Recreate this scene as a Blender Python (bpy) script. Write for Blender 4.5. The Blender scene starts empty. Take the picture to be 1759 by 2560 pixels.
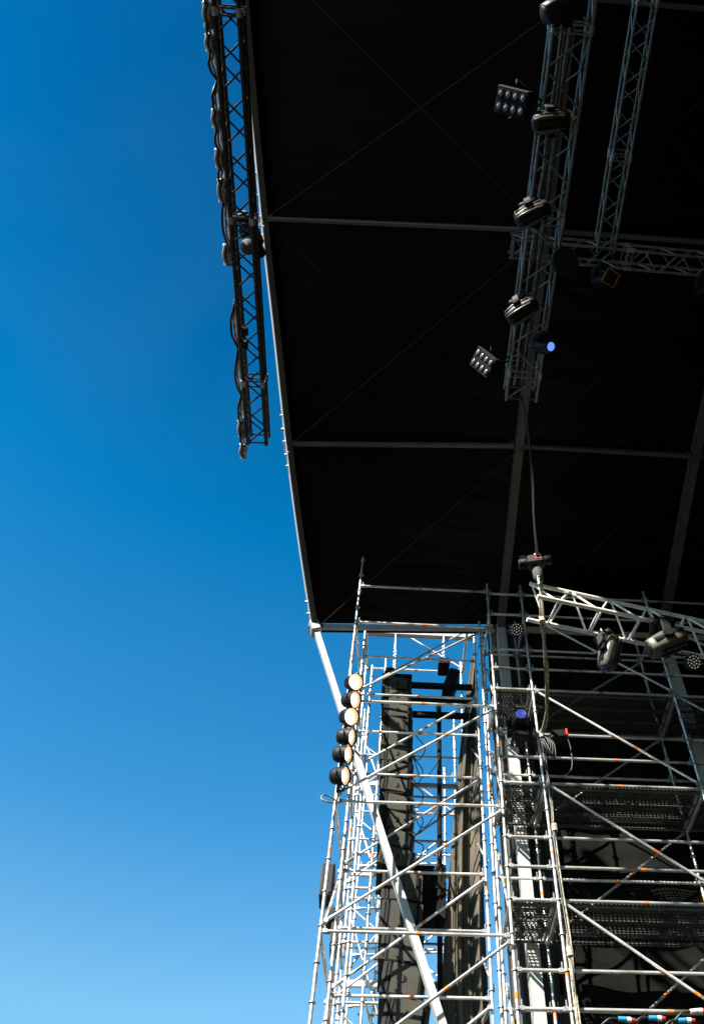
import bpy, math, random
import numpy as np
from mathutils import Vector, Matrix
rnd = random.Random(7)
S = bpy.context.scene
COL = S.collection
# ------------------------------------------------------------------ camera
EYE = Vector((0, 0, 1.6))
PIT, ROL, YAW, FOC, PCX, PCY = math.radians(53.70), math.radians(-1.554), math.radians(5.619), 2142.4, 1137., 1344.
def _rot():
    sa, ca = math.sin(PIT), math.cos(PIT); sb, cb = math.sin(ROL), math.cos(ROL); sc, cc = math.sin(YAW), math.cos(YAW)
    return Matrix(((cb, -sb, 0), (sb, cb, 0), (0, 0, 1))) @ Matrix(((1, 0, 0), (0, sa, -ca), (0, ca, sa))) @ Matrix(((cc, -sc, 0), (sc, cc, 0), (0, 0, 1)))
ROT = _rot()                                    # rows: right, down, forward
cam = bpy.data.cameras.new('camera'); cam_o = bpy.data.objects.new('camera', cam); COL.objects.link(cam_o)
mw = Matrix((ROT[0], -ROT[1], -ROT[2])).transposed().to_4x4(); mw.translation = EYE
cam_o.matrix_world = mw
cam.sensor_fit = 'VERTICAL'; cam.sensor_height = 36; cam.lens = 36 * FOC / 2560
cam.shift_x = -(PCX - 879.5) / 2560; cam.shift_y = (PCY - 1280) / 2560
cam.clip_end = 3000; cam.clip_start = .05
S.camera = cam_o
# ------------------------------------------------------------------ sky, sun, exposure
SUN_TO = Vector((-.85, -1.0, .97)).normalized()
elev = math.asin(SUN_TO.z); azim = math.atan2(SUN_TO.x, SUN_TO.y)
w = bpy.data.worlds.new('World'); S.world = w; w.use_nodes = True
wn = w.node_tree.nodes; wl = w.node_tree.links
sky = wn.new('ShaderNodeTexSky'); sky.sky_type = 'NISHITA'; sky.sun_disc = False
sky.sun_elevation = elev; sky.sun_rotation = azim; sky.air_density = 1.0; sky.dust_density = .05; sky.ozone_density = 1.0; sky.altitude = 100
# polarised, very clear late-summer sky: deepest overhead, pale towards the horizon (by world elevation)
tcw = wn.new('ShaderNodeTexCoord'); sep = wn.new('ShaderNodeSeparateXYZ'); wl.new(tcw.outputs['Generated'], sep.inputs[0])
rmp = wn.new('ShaderNodeValToRGB'); wl.new(sep.outputs[2], rmp.inputs[0])
el = rmp.color_ramp.elements
el[0].position = .05; el[0].color = (.16, .21, .19, 1); el[1].position = .97; el[1].color = (0, .236, .383, 1)
for ps_, c_ in ((.30, (.37, .57, .54)), (.40, (.423, .683, .66)), (.57, (.137, .54, .673)), (.79, (.004, .43, .615))):
    e_ = el.new(ps_); e_.color = (*c_, 1)
wz = wn.new('ShaderNodeTexNoise'); wz.inputs['Scale'].default_value = 2.3; wz.inputs['Detail'].default_value = 8; wz.inputs['Distortion'].default_value = .6
wm = wn.new('ShaderNodeMapping'); wm.inputs['Scale'].default_value = (1, 2.2, 3.2); wm.inputs['Rotation'].default_value = (.3, .5, .9); wl.new(tcw.outputs['Generated'], wm.inputs[0]); wl.new(wm.outputs[0], wz.inputs['Vector'])
wr = wn.new('ShaderNodeMapRange'); wr.inputs[1].default_value = .52; wr.inputs[2].default_value = .80; wr.inputs[3].default_value = 0; wr.inputs[4].default_value = .05; wl.new(wz.outputs['Fac'], wr.inputs[0])
wx = wn.new('ShaderNodeMix'); wx.data_type = 'RGBA'; wl.new(wr.outputs[0], wx.inputs[0]); wl.new(rmp.outputs[0], wx.inputs[6]); wx.inputs[7].default_value = (.50, .60, .62, 1)   # thin high haze
mulw = wn.new('ShaderNodeMix'); mulw.data_type = 'RGBA'; mulw.blend_type = 'MULTIPLY'; mulw.inputs[0].default_value = 1
wl.new(sky.outputs[0], mulw.inputs[6]); wl.new(wx.outputs[2], mulw.inputs[7])
bg = wn['Background']; bg.inputs['Strength'].default_value = .15; wl.new(mulw.outputs[2], bg.inputs['Color'])
sl = bpy.data.lights.new('sun', 'SUN'); sl.energy = 5.0; sl.angle = math.radians(.5); sl.color = (1, .93, .82)
so = bpy.data.objects.new('sun', sl); COL.objects.link(so); so.rotation_euler = SUN_TO.to_track_quat('Z', 'Y').to_euler(); so.location = (-20, -20, 30)
S.view_settings.view_transform = 'Standard'; S.view_settings.look = 'None'; S.view_settings.exposure = 1.4; S.view_settings.gamma = 1
S.cycles.max_bounces = 5; S.cycles.transparent_max_bounces = 12

# ------------------------------------------------------------------ helpers: points on real planes of the stage
def _ray(x, y): return ROT.transposed() @ Vector(((x - PCX) / FOC, (y - PCY) / FOC, 1))
def PY(x, y, Y): r = _ray(x, y); return EYE + r * (Y / r.y)
def PX(x, y, X): r = _ray(x, y); return EYE + r * (X / r.x)
def PZ(x, y, Z): r = _ray(x, y); return EYE + r * ((Z - 1.6) / r.z)
V = Vector

# ------------------------------------------------------------------ materials
def mat(name, base, rough=.5, metal=0., var=.12, scale=3., bump=0., bscale=8., stretch=None, second=None, thresh=None, emit=None, es=0., detail=5):
    m = bpy.data.materials.new(name); m.use_nodes = True
    n = m.node_tree.nodes; l = m.node_tree.links; p = n['Principled BSDF']
    tc = n.new('ShaderNodeTexCoord'); src = tc.outputs['Object']
    if stretch:
        mp = n.new('ShaderNodeMapping'); mp.inputs['Scale'].default_value = stretch; l.new(src, mp.inputs[0]); src = mp.outputs[0]
    no = n.new('ShaderNodeTexNoise'); no.inputs['Scale'].default_value = scale; no.inputs['Detail'].default_value = detail; l.new(src, no.inputs['Vector'])
    cr = n.new('ShaderNodeValToRGB')
    b = np.array(base); s2 = np.array(second) if second else b * (1 + var)
    b1 = b if second else b * (1 - var)
    lo, hi = thresh if thresh else (.35, .65)
    cr.color_ramp.elements[0].position = lo; cr.color_ramp.elements[1].position = hi
    cr.color_ramp.elements[0].color = (*b1, 1); cr.color_ramp.elements[1].color = (*np.minimum(s2, 1), 1)
    l.new(no.outputs['Fac'], cr.inputs[0]); l.new(cr.outputs[0], p.inputs['Base Color'])
    p.inputs['Roughness'].default_value = rough; p.inputs['Metallic'].default_value = metal
    if bump:
        n2 = n.new('ShaderNodeTexNoise'); n2.inputs['Scale'].default_value = bscale; n2.inputs['Detail'].default_value = 6; l.new(src, n2.inputs['Vector'])
        bp = n.new('ShaderNodeBump'); bp.inputs['Strength'].default_value = bump; bp.inputs['Distance'].default_value = .05
        l.new(n2.outputs['Fac'], bp.inputs['Height']); l.new(bp.outputs[0], p.inputs['Normal'])
    if emit:
        p.inputs['Emission Color'].default_value = (*emit, 1); p.inputs['Emission Strength'].default_value = es
    return m
GALV = mat('galvanised_steel', (.78, .77, .74), .40, .68, .16, 6, .05, 60)
def vary(m, lo, hi):
    n = m.node_tree.nodes; l = m.node_tree.links; p = n['Principled BSDF']; src = p.inputs['Base Color'].links[0].from_socket
    oi = n.new('ShaderNodeObjectInfo'); mr = n.new('ShaderNodeMapRange'); mr.inputs[3].default_value = lo; mr.inputs[4].default_value = hi; l.new(oi.outputs['Random'], mr.inputs[0])
    tc = n.new('ShaderNodeTexCoord'); no = n.new('ShaderNodeTexNoise'); no.inputs['Scale'].default_value = 1.7; no.inputs['Detail'].default_value = 8; l.new(tc.outputs['Object'], no.inputs['Vector'])
    st = n.new('ShaderNodeMapRange'); st.inputs[1].default_value = .56; st.inputs[2].default_value = .70; l.new(no.outputs['Fac'], st.inputs[0])
    dirt = n.new('ShaderNodeMix'); dirt.data_type = 'RGBA'; l.new(st.outputs[0], dirt.inputs[0]); l.new(src, dirt.inputs[6]); dirt.inputs[7].default_value = (.22, .19, .15, 1)
    hv = n.new('ShaderNodeHueSaturation'); l.new(mr.outputs[0], hv.inputs['Value']); l.new(dirt.outputs[2], hv.inputs['Color']); l.new(hv.outputs[0], p.inputs['Base Color'])
vary(GALV, .72, 1.25)
GALV2 = mat('galvanised_fitting', (.40, .40, .39), .45, .6, .3, 14)
ORANGE = mat('orange_paint_mark', (.75, .19, .02), .6, 0, .2, 30)
REDMK = mat('red_paint_mark', (.5, .05, .02), .6, 0, .2, 30)
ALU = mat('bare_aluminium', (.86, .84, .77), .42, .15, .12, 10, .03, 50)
RIBM = mat('shade_darkened_beam', (.105, .105, .092), .45, .30, .12, 2, 0, 8, (1, 1, 1))  # beam metal darkened in colour for the shade under the roof
DALU = mat('shade_darkened_aluminium', (.24, .245, .25), .34, .65, .25, 10, .03, 50)  # aluminium tone lowered to paint the shade on the roof trusses
BTRUSS = mat('worn_black_paint', (.028, .027, .025), .34, .4, 0, 24, 0, 8, None, (.30, .29, .27), (.62, .72))
TARP = mat('black_tarpaulin', (.0010, .0010, .0010), .38, 0, .35, 1.1, .55, 1.1, (.8, 3.4, 1.2))
TARP.node_tree.nodes['Principled BSDF'].inputs['Specular IOR Level'].default_value = .13
CANVAS = mat('dark_canvas', (.0062, .0070, .0055), .8, 0, .3, 1.6, .35, 3, (1, 1, 2.2))
DRAPE = mat('grey_drape', (.105, .094, .073), .85, 0, .25, 2.0, .2, 12, (6, 6, .4))
SPEAKER = mat('olive_grey_cabinet', (.056, .056, .045), .6, 0, .12, 3, .05, 80)
BLACK = mat('black_casing', (.008, .008, .008), .5, 0, .25, 12)
BLACK2 = mat('matt_black_metal', (.008, .008, .008), .75, 0, .25, 12)
GREYPL = mat('grey_plastic_and_highlight', (.095, .092, .07), .34, 0, .12, 10)  # lamp shells, also the painted highlight stripes on black heads
GRILLE = mat('speaker_grille', (.018, .018, .017), .7, .2, .4, 90)
CABLE = mat('black_rubber_cable', (.015, .015, .015), .42, 0, .3, 20)
CABLEG = mat('taped_cable_bundle', (.36, .33, .24), .6, 0, .5, 16, .3, 40)
BAG = mat('chain_bag_cloth', (.07, .068, .055), .8, 0, .3, 20)
CABLEV = mat('sunlit_rim_cable', (.50, .485, .44), .3, 0, .2, 14)  # pale colour paints the sunlit rim of the front truss cables
CABLEW = mat('glossy_cable_bundle', (.26, .25, .22), .25, 0, .7, 14, .3, 60)
LENSW = mat('sky_pale_lens', (.20, .21, .23), .15, 0, .05, 30)  # pale base stands in for sky reflected in the glass
LED = mat('led_lens', (.8, .78, .7), .15, 0, .1, 60, emit=(.95, .9, .75), es=.05)
BLUE_ON = mat('lit_blue_lens', (.1, .2, .8), .2, 0, .3, 30, emit=(.16, .30, 1.), es=.42)
BLUE_DIM = mat('blue_glass_lens', (.08, .09, .45), .12, 0, .8, 18, emit=(.12, .14, .6), es=.2)
BLUE_DARK = mat('dark_blue_lens', (.02, .025, .12), .08, 0, .8, 18)
WARM = mat('lit_warm_lamp', (.9, .72, .5), .25, 0, .12, 22, emit=(1., .85, .66), es=1.9)
AMBER = mat('amber_reflector', (.6, .46, .28), .3, .3, .3, 40, emit=(.9, .62, .36), es=.20)
GOLD = mat('gold_lens_ring', (.34, .17, .03), .4, .5, .2, 12)
RED = mat('red_fitting', (.45, .03, .02), .4, 0, .2, 12)
BLUEP = mat('blue_connector', (.03, .30, .65), .35, 0, .1, 12)
WHITEP = mat('white_connector', (.7, .7, .7), .35, 0, .1, 12)
GREENS = mat('green_strap', (.12, .36, .08), .7, 0, .2, 12)
SUNW = mat('sunlit_beam', (.46, .455, .44), .45, .1, .06, 3)  # paler copy of the beam metal, for members in the sun
GROUND = mat('festival_ground', (.030, .028, .024), .95, 0, .35, .4, .4, 3)

def deck_mat():
    m = bpy.data.materials.new('perforated_steel'); m.use_nodes = True
    n = m.node_tree.nodes; l = m.node_tree.links; p = n['Principled BSDF']
    p.inputs['Base Color'].default_value = (.075, .078, .07, 1); p.inputs['Roughness'].default_value = .5; p.inputs['Metallic'].default_value = .4
    tc = n.new('ShaderNodeTexCoord'); sx = n.new('ShaderNodeSeparateXYZ'); l.new(tc.outputs['Object'], sx.inputs[0])
    def M(op, a, b=None):
        x = n.new('ShaderNodeMath'); x.operation = op
        for i, q in enumerate((a, b)):
            if q is None: continue
            if isinstance(q, (int, float)): x.inputs[i].default_value = q
            else: l.new(q, x.inputs[i])
        return x.outputs[0]
    fy = M('FRACT', M('MULTIPLY', sx.outputs[1], 1 / .0533)); row = M('FLOOR', M('MULTIPLY', sx.outputs[1], 1 / .0533))
    fx = M('FRACT', M('ADD', M('MULTIPLY', sx.outputs[0], 1 / .062), M('MULTIPLY', row, .5)))
    hx = M('LESS_THAN', M('ABSOLUTE', M('SUBTRACT', fx, .5)), .30); hy = M('LESS_THAN', M('ABSOLUTE', M('SUBTRACT', fy, .5)), .24)
    hole = M('MULTIPLY', hx, hy)
    no = n.new('ShaderNodeTexNoise'); no.inputs['Scale'].default_value = 7; l.new(tc.outputs['Object'], no.inputs['Vector'])
    hole = M('MULTIPLY', hole, M('GREATER_THAN', no.outputs['Fac'], .36))
    tr = n.new('ShaderNodeBsdfTransparent'); mx = n.new('ShaderNodeMixShader')
    l.new(hole, mx.inputs[0]); l.new(p.outputs[0], mx.inputs[1]); l.new(tr.outputs[0], mx.inputs[2]); l.new(mx.outputs[0], n['Material Output'].inputs[0])
    return m
DECK = deck_mat()
for m_, v_ in ((CANVAS, .08), (BLACK2, .12), (DRAPE, .1), (SPEAKER, .25), (BLACK, .3), (GROUND, .1), (LENSW, .3)): m_.node_tree.nodes['Principled BSDF'].inputs['Specular IOR Level'].default_value = v_
LIPM = mat('dull_steel_lip', (.10, .10, .095), .5, .4, .3, 9)

# ------------------------------------------------------------------ mesh building
class MB:
    def __init__(s): s.v = []; s.f = []; s.m = []; s.sm = []; s.mats = []
    def mi(s, m):
        if m not in s.mats: s.mats.append(m)
        return s.mats.index(m)
    def add(s, vs, fs, m, smooth=False):
        o = len(s.v); k = s.mi(m); s.v += [tuple(v) for v in vs]
        for f in fs: s.f.append(tuple(i + o for i in f)); s.m.append(k); s.sm.append(smooth)
        return s
    def tube(s, pts, r, m, n=10, cap=True):
        pts = [V(p) for p in pts]; N = len(pts); rs = r if isinstance(r, (list, tuple)) else [r] * N
        vs = []; t0 = (pts[1] - pts[0]).normalized(); u = t0.orthogonal().normalized()
        for i, p in enumerate(pts):
            a = pts[min(i + 1, N - 1)] - pts[max(i - 1, 0)]
            t = a.normalized() if a.length > 1e-9 else t0
            u = (u - t * u.dot(t)); u = u.normalized() if u.length > 1e-6 else t.orthogonal().normalized(); b = t.cross(u)
            for k in range(n):
                an = 2 * math.pi * k / n; vs.append(p + (u * math.cos(an) + b * math.sin(an)) * rs[i])
        fs = [(i * n + k, i * n + (k + 1) % n, (i + 1) * n + (k + 1) % n, (i + 1) * n + k) for i in range(N - 1) for k in range(n)]
        s.add(vs, fs, m, True)
        if cap: s.add(vs[:n], [tuple(reversed(range(n)))], m); s.add(vs[-n:], [tuple(range(n))], m)
        return s
    def box(s, c, size, m, ax=None, bev=0.):
        X, Y, Z = ax if ax else (V((1, 0, 0)), V((0, 1, 0)), V((0, 0, 1)))
        c = V(c); hx, hy, hz = (d / 2 for d in size)
        if bev <= 0:
            vs = [c + X * (a * hx) + Y * (b * hy) + Z * (d * hz) for a in (-1, 1) for b in (-1, 1) for d in (-1, 1)]
            return s.add(vs, [(0, 1, 3, 2), (4, 6, 7, 5), (0, 4, 5, 1), (2, 3, 7, 6), (0, 2, 6, 4), (1, 5, 7, 3)], m)
        bev = min(bev, hx * .8, hy * .8, hz * .8)
        vs = []
        for z, e in ((-hz, bev), (-hz + bev, 0), (hz - bev, 0), (hz, bev)):
            x, y = hx - e, hy - e; q = bev
            for a, b in ((x, -y + q), (x, y - q), (x - q, y), (-x + q, y), (-x, y - q), (-x, -y + q), (-x + q, -y), (x - q, -y)):
                vs.append(c + X * a + Y * b + Z * z)
        fs = [(i * 8 + k, i * 8 + (k + 1) % 8, (i + 1) * 8 + (k + 1) % 8, (i + 1) * 8 + k) for i in range(3) for k in range(8)]
        fs += [tuple(reversed(range(8))), tuple(range(24, 32))]
        return s.add(vs, fs, m)
    def sweep(s, pts, sec, U, m, smooth=False, cap=True):
        """sweep a closed section [(u,v)] along pts; u runs along the fixed axis U, v along the in-plane normal"""
        pts = [V(p) for p in pts]; N = len(pts); n = len(sec); vs = []; U = V(U).normalized()
        for i, p in enumerate(pts):
            t = (pts[min(i + 1, N - 1)] - pts[max(i - 1, 0)]).normalized(); nn = U.cross(t).normalized()
            for a, b in sec: vs.append(p + U * a + nn * b)
        fs = [(i * n + k, i * n + (k + 1) % n, (i + 1) * n + (k + 1) % n, (i + 1) * n + k) for i in range(N - 1) for k in range(n)]
        if cap: fs += [tuple(reversed(range(n))), tuple(range((N - 1) * n, N * n))]
        return s.add(vs, fs, m, smooth)
    def lathe(s, c, axis, prof, m, n=20, caps=True):
        """prof: [(distance along axis, radius)]"""
        a = V(axis).normalized(); u = a.orthogonal().normalized(); b = a.cross(u); c = V(c); vs = []
        for d, r in prof:
            for k in range(n):
                an = 2 * math.pi * k / n; vs.append(c + a * d + (u * math.cos(an) + b * math.sin(an)) * r)
        N = len(prof)
        s.add(vs, [(i * n + k, i * n + (k + 1) % n, (i + 1) * n + (k + 1) % n, (i + 1) * n + k) for i in range(N - 1) for k in range(n)], m, True)
        if caps: s.add(vs[:n], [tuple(reversed(range(n)))], m); s.add(vs[-n:], [tuple(range(n))], m)
        return s
    def grid(s, P, m, smooth=True):
        R, C = len(P), len(P[0]); vs = [p for row in P for p in row]
        return s.add(vs, [(i * C + j, i * C + j + 1, (i + 1) * C + j + 1, (i + 1) * C + j) for i in range(R - 1) for j in range(C - 1)], m, smooth)
    def build(s, name, parent=None, **props):
        me = bpy.data.meshes.new(name); org = V(parent['_org']) if parent and '_org' in parent else V((0, 0, 0))
        o = bpy.data.objects.new(name, me)
        if parent is None and s.v:
            a = np.array(s.v); org = V(((a[:, 0].min() + a[:, 0].max()) / 2, (a[:, 1].min() + a[:, 1].max()) / 2, a[:, 2].min()))
            o.location = org
        me.from_pydata([(v[0] - org.x, v[1] - org.y, v[2] - org.z) for v in s.v], [], s.f)
        for m in s.mats: me.materials.append(m)
        me.polygons.foreach_set('material_index', s.m); me.polygons.foreach_set('use_smooth', s.sm)
        me.update(); COL.objects.link(o)
        if parent: o.parent = parent; o['_org'] = tuple(org)
        for k, v in props.items(): o[k] = v
        return o
ROOTS = []
def thing(name, label, cat, loc, group=None):
    o = bpy.data.objects.new(name, None); COL.objects.link(o); o.location = V(loc); o.empty_display_size = .2
    o['label'] = label; o['category'] = cat; o['_org'] = tuple(V(loc)); ROOTS.append(o)
    if group: o['group'] = group
    return o
def tag(o, label, cat, group=None):
    o['label'] = label; o['category'] = cat
    if group: o['group'] = group
    return o
def lerp(a, b, t): return V(a) * (1 - t) + V(b) * t
def curve(pts, n=8):
    """Catmull-Rom through pts"""
    P = [V(p) for p in pts]; P = [P[0] * 2 - P[1]] + P + [P[-1] * 2 - P[-2]]; out = []
    for i in range(1, len(P) - 2):
        for k in range(n):
            t = k / n; a, b, c, d = P[i - 1:i + 3]
            out.append(.5 * ((2 * b) + (c - a) * t + (2 * a - 5 * b + 4 * c - d) * t * t + (3 * b - a - 3 * c + d) * t ** 3))
    out.append(P[-2]); return out

# ------------------------------------------------------------------ ground
g = MB(); g.grid([[V((x, y, 0)) for y in (-1500, -200, -40, 0, 40, 200, 1500)] for x in (-1500, -200, -40, 0, 40, 200, 1500)], GROUND, False)
go = g.build('ground'); go['kind'] = 'structure'
m = MB().box((8.2, -3, .75), (12.4, 31, 1.4), BLACK2, None, .02); so_ = m.build('unseen_dark_floor'); so_['kind'] = 'structure'  # unseen black floor, added to cut light bounced under the roof

# ------------------------------------------------------------------ stage roof
YE = 12.3
roof = thing('stage_roof', 'black arched stage roof of tarpaulin on grey beams, with raking white front struts', 'stage roof', (3, -3, 0))
top = PY(786, 1565, YE); low = PY(1102, 2555, YE)
lean = (top - low).normalized()                              # the front arch lies in a plane leaning over the audience
def on_plane(x, y, p, n):
    r = _ray(x, y); return EYE + r * ((p - EYE).dot(n) / r.dot(n))
NF = V((lean.z, 0, -lean.x)).normalized()
YC = -3.0
def mirror(pts): return pts + [V((p.x, 2 * YC - p.y, p.z)) for p in reversed(pts)]
f_pts = [on_plane(*q, top, NF) for q in ((786, 1565), (752, 1340), (722, 1108), (692, 830), (661, 545), (612, 0))]
apex1 = V((f_pts[-1].x - .17, YC, f_pts[-1].z + .52))
front_arch = curve(mirror(f_pts)[:6] + [apex1] + mirror(f_pts)[6:], 8)
X2 = PY(1250, 1570, YE).x
r_pts = [PX(*q, X2) for q in ((1250, 1570), (1270, 1374), (1297, 1113), (1330, 840), (1364, 575), (1408, 190))]
apex2 = V((X2, YC, r_pts[-1].z + .38))
rear_prof = curve(r_pts + [apex2] + mirror(r_pts)[6:], 8)
def shifted(prof, X, dz=0): return [V((X, p.y, p.z + dz)) for p in prof]
X3, X4, X5 = 5.63, 9.1, 12.6
arches = [front_arch, rear_prof, shifted(rear_prof, X3), shifted(rear_prof, X4), shifted(rear_prof, X5)]
def rib_sec(w, h):
    a, b = w / 2, h / 2; g_ = w * .16
    return [(-a, -b), (-g_, -b), (-g_, -b + .03), (g_, -b + .03), (g_, -b), (a, -b), (a, b), (-a, b)]
def rib_sec_side(w, h):     # slot along both sides too, as keder profile
    a, b = w / 2, h / 2
    return [(-a, -b), (a, -b), (a, -b * .25), (a - .02, -b * .2), (a - .02, b * .2), (a, b * .25), (a, b), (-a, b), (-a, b * .25), (-a + .02, b * .2), (-a + .02, -b * .2), (-a, -b * .25)]
for i, A in enumerate(arches):
    U = NF if i == 0 else V((1, 0, 0))
    w_, h_ = (.105, .24) if i == 0 else (.155, .28)
    sec = rib_sec_side(w_, h_)
    rb = MB().sweep(A, sec, U, RIBM).build('arch_rib', roof)
    if i == 0: MB().sweep(A, [(-.068, -.11), (-.0535, -.11), (-.0535, .11), (-.068, .11)], U, SUNW).build('lit_face_strip', rb)  # added pale plate paints the light on the rib's outer face
    for end in (A[0], A[-1]):
        sgn = 1 if end.y > YC else -1
        if i == 0:
            foot = V((end.x - lean.x / lean.z * (end.z - .1), end.y, .1))
            m = MB().sweep([foot, lerp(foot, end, .5), end - lean * .02], [(-.055, -.078), (.055, -.078), (.055, .078), (-.055, .078)], NF, SUNW)
            m.box(foot, (.5, .5, .06), GALV2); m.box(lerp(foot, end, .995), (.2, .28, .3), GALV2, (NF, V((0, 1, 0)), lean), .02)
            m.build('front_strut', roof)
        else:
            foot = V((end.x + .12, end.y + .0 * sgn, .1))
            m = MB().sweep([foot, lerp(foot, end, .5), end], [(-.09, -.12), (.09, -.12), (.09, .12), (-.09, .12)], V((1, 0, 0)), SUNW)
            m.box(foot, (.5, .5, .06), GALV2); m.build('leg', roof)
# panels, purlins, bracing between the arches
def at_arc(A, k): return A[k]
def fbm(x, y):
    return math.sin(x * 1.7 + 1.3 * math.sin(y * .9)) * .5 + math.sin(x * 4.1 + y * 1.1 + math.sin(y * 2.3)) * .3 + math.sin(x * 9.3 - y * 2.2 + math.sin(x * 3 + y)) * .2
JOINTS = [0, 16, 32, 42]          # arc samples where purlins meet the ribs (eave, then three joints); mirrored below
N_ARC = len(front_arch)
joints = JOINTS + [N_ARC - 1 - j for j in reversed(JOINTS)]
for b in range(len(arches) - 1):
    A, B = arches[b], arches[b + 1]; hA, hB = (.10, .12) if b == 0 else (.12, .12)
    for j0, j1 in zip(joints[:-1], joints[1:]):
        P = []; n1 = (j1 - j0) * 4; n2 = 26
        for i in range(n1 + 1):
            f = j0 + (j1 - j0) * i / n1; k = min(int(f), N_ARC - 2); t = f - k
            a = lerp(A[k], A[k + 1], t); c = lerp(B[k], B[k + 1], t); row = []
            for j in range(n2 + 1):
                s = j / n2; p = lerp(a, c, s)
                e = min(1, 6 * min(i, n1 - i) / n1) * min(1, 7 * s, 7 * (1 - s))
                up = .09 + .02 * s
                tight = fbm(i / n1 * 9 + 3 * b, s * 3.2 + j0) * .028 * e
                low_ = math.exp(-((i / n1) / .16) ** 2) * e
                tight += low_ * .045 * math.sin(s * 9 + 26 * (i / n1) * (1 + .5 * math.sin(s * 5 + j0)) + 2.3 * b) * (.5 + .5 * math.sin(s * 7.7 + j0))
                sag = -.05 * math.sin(math.pi * s) * e
                row.append(p + V((0, 0, up + tight + sag)))
            P.append(row)
        MB().grid(P, TARP).build('roof_panel', roof)
    for j in joints:
        p, q = A[j], B[j]; d = (q - p).normalized(); eave = j in (0, N_ARC - 1)
        p = p + d * .13; q = q - d * .13; m = MB(); W = .06 if eave else .075
        up = V((0, 0, 1)); sd = d.cross(up).normalized(); zz = sd.cross(d)
        mm = SUNW if eave else RIBM  # eave beams take the sunlit copy, purlins the shaded one
        m.box((p + q) / 2 - zz * .03, ((q - p).length, W, .15 if eave else .10), mm, (d, sd, zz), .012)
        m.box((p + q) / 2 + zz * .035, ((q - p).length, W * .5, .03), mm, (d, sd, zz))
        if eave:
            m.box((p + q) / 2 + zz * .03 - sd * .14, ((q - p).length, .07, .07), BLACK2, (d, sd, zz))
        for e_ in (p, q): m.box(e_, (.10, .11, .13), RIBM, (d, sd, zz), .01)
        m.build('eave_beam' if eave else 'purlin', roof)
    for j0, j1 in zip(joints[:-1], joints[1:]):
        for a, c in ((A[j0], B[j1]), (A[j1], B[j0])):
            MB().tube([a - V((0, 0, .14)), c - V((0, 0, .14))], .006, CABLE, 6).build('brace_cable', roof)
# bolts and shackles standing off the front rib
m = MB()
for j in (0, 16, 32):
    p = front_arch[j]
    for k in range(5):
        q = front_arch[max(0, j + k - 2)] + V((-.1, 0, .02)) + V((0, 0, .05 * rnd.random())); m.box(q, (.07, .05, .05), GALV2, None, .01)
    m.tube([p + V((-.1, -.1, -.1)), p + V((-.1, .1, -.16)), p + V((.02, .1, -.2))], .016, GALV, 8)
m.build('rib_joint', roof)

# ------------------------------------------------------------------ lighting trusses
def box_truss(name, label, p, q, up, W, H, bay, rc, rl, M, group, mid=True, tri=False, section=None):
    p, q = V(p), V(q); d = (q - p).normalized(); up = V(up); sd = d.cross(up).normalized(); L = (q - p).length
    t = thing(name, label, 'truss', p, group)
    if tri: corners = [sd * -W / 2, sd * W / 2, tri]
    else: corners = [sd * -W / 2, sd * W / 2, sd * W / 2 + up * H, sd * -W / 2 + up * H]
    nb = max(2, round(L / bay)); bay = L / nb
    for c in corners: MB().tube([p + c, q + c], rc, M, 10).build('chord', t)
    nc = len(corners)
    for i in range(nc):
        a, b = corners[i], corners[(i + 1) % nc]; m = MB(); rung = tri and i == 0
        for k in range(nb):
            s0, s1 = p + d * (k * bay), p + d * ((k + 1) * bay); h = (s0 + s1) / 2
            if rung: MB().tube([h + a, h + b], rl, M, 8).build('rung', t)
            elif i % 2 == 0: m.tube([s0 + a + d * .03, h + b - d * .03], rl, M, 8); m.tube([h + b + d * .03, s1 + a - d * .03], rl, M, 8)
            else: m.tube([s0 + b + d * .03, h + a - d * .03], rl, M, 8); m.tube([h + a + d * .03, s1 + b - d * .03], rl, M, 8)
        if section:
            for k in range(0, int(L / section) + 2):
                for o in (-.05, .05):
                    s_ = min(max(k * section + o, .04), L - .04); m.tube([p + d * s_ + a, p + d * s_ + b], rl, M, 8)
        if m.v: m.build('lacing', t)
    if section:
        for k in range(1, int(L / section) + 1):
            for c in corners: MB().tube([p + d * (k * section - .06) + c, p + d * (k * section + .06) + c], rc * 1.35, GALV2, 10).build('coupler', t)
    return t
GT = 'lighting trusses flown under the roof'
Z1 = 16.6
aL, aR, bL, bR = PZ(534, 0, Z1), PZ(596, 0, Z1), PZ(618, 1113, Z1), PZ(668, 1109, Z1)
bc = (bL + bR) / 2; ac = (aL + aR) / 2; dr = (bc - ac).normalized()
T1A = ac - dr * 9; W1 = .36
box_truss('front_lighting_truss', 'black square truss hung in the open air along the front edge of the roof', T1A, bc, (0, 0, 1), W1, .32, .80, .040, .017, BTRUSS, GT, section=3.05)
Z2 = 14.4
c0, c1 = (PZ(1388, 0, Z2) + PZ(1492, 0, Z2)) / 2, (PZ(1263, 1005, Z2) + PZ(1341, 1001, Z2)) / 2
d2 = (c1 - c0).normalized(); T2A = c0 - d2 * 7; W2 = .50
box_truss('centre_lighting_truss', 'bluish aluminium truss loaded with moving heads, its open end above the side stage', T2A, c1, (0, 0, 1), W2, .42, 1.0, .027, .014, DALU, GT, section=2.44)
Z3 = 15.2
e0, e1 = (PZ(1592, 0, Z3) + PZ(1646, 0, Z3)) / 2, (PZ(1496, 597, Z3) + PZ(1540, 597, Z3)) / 2
d3 = (e1 - e0).normalized(); e1 = e1 + d3 * .22
box_truss('rear_lighting_truss', 'thin dim grey truss deepest under the roof, ending at the cross truss', e0 - d3 * 6, e1, (0, 0, 1), .27, .29, .6, .022, .010, DALU, GT, section=2.0)
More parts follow.
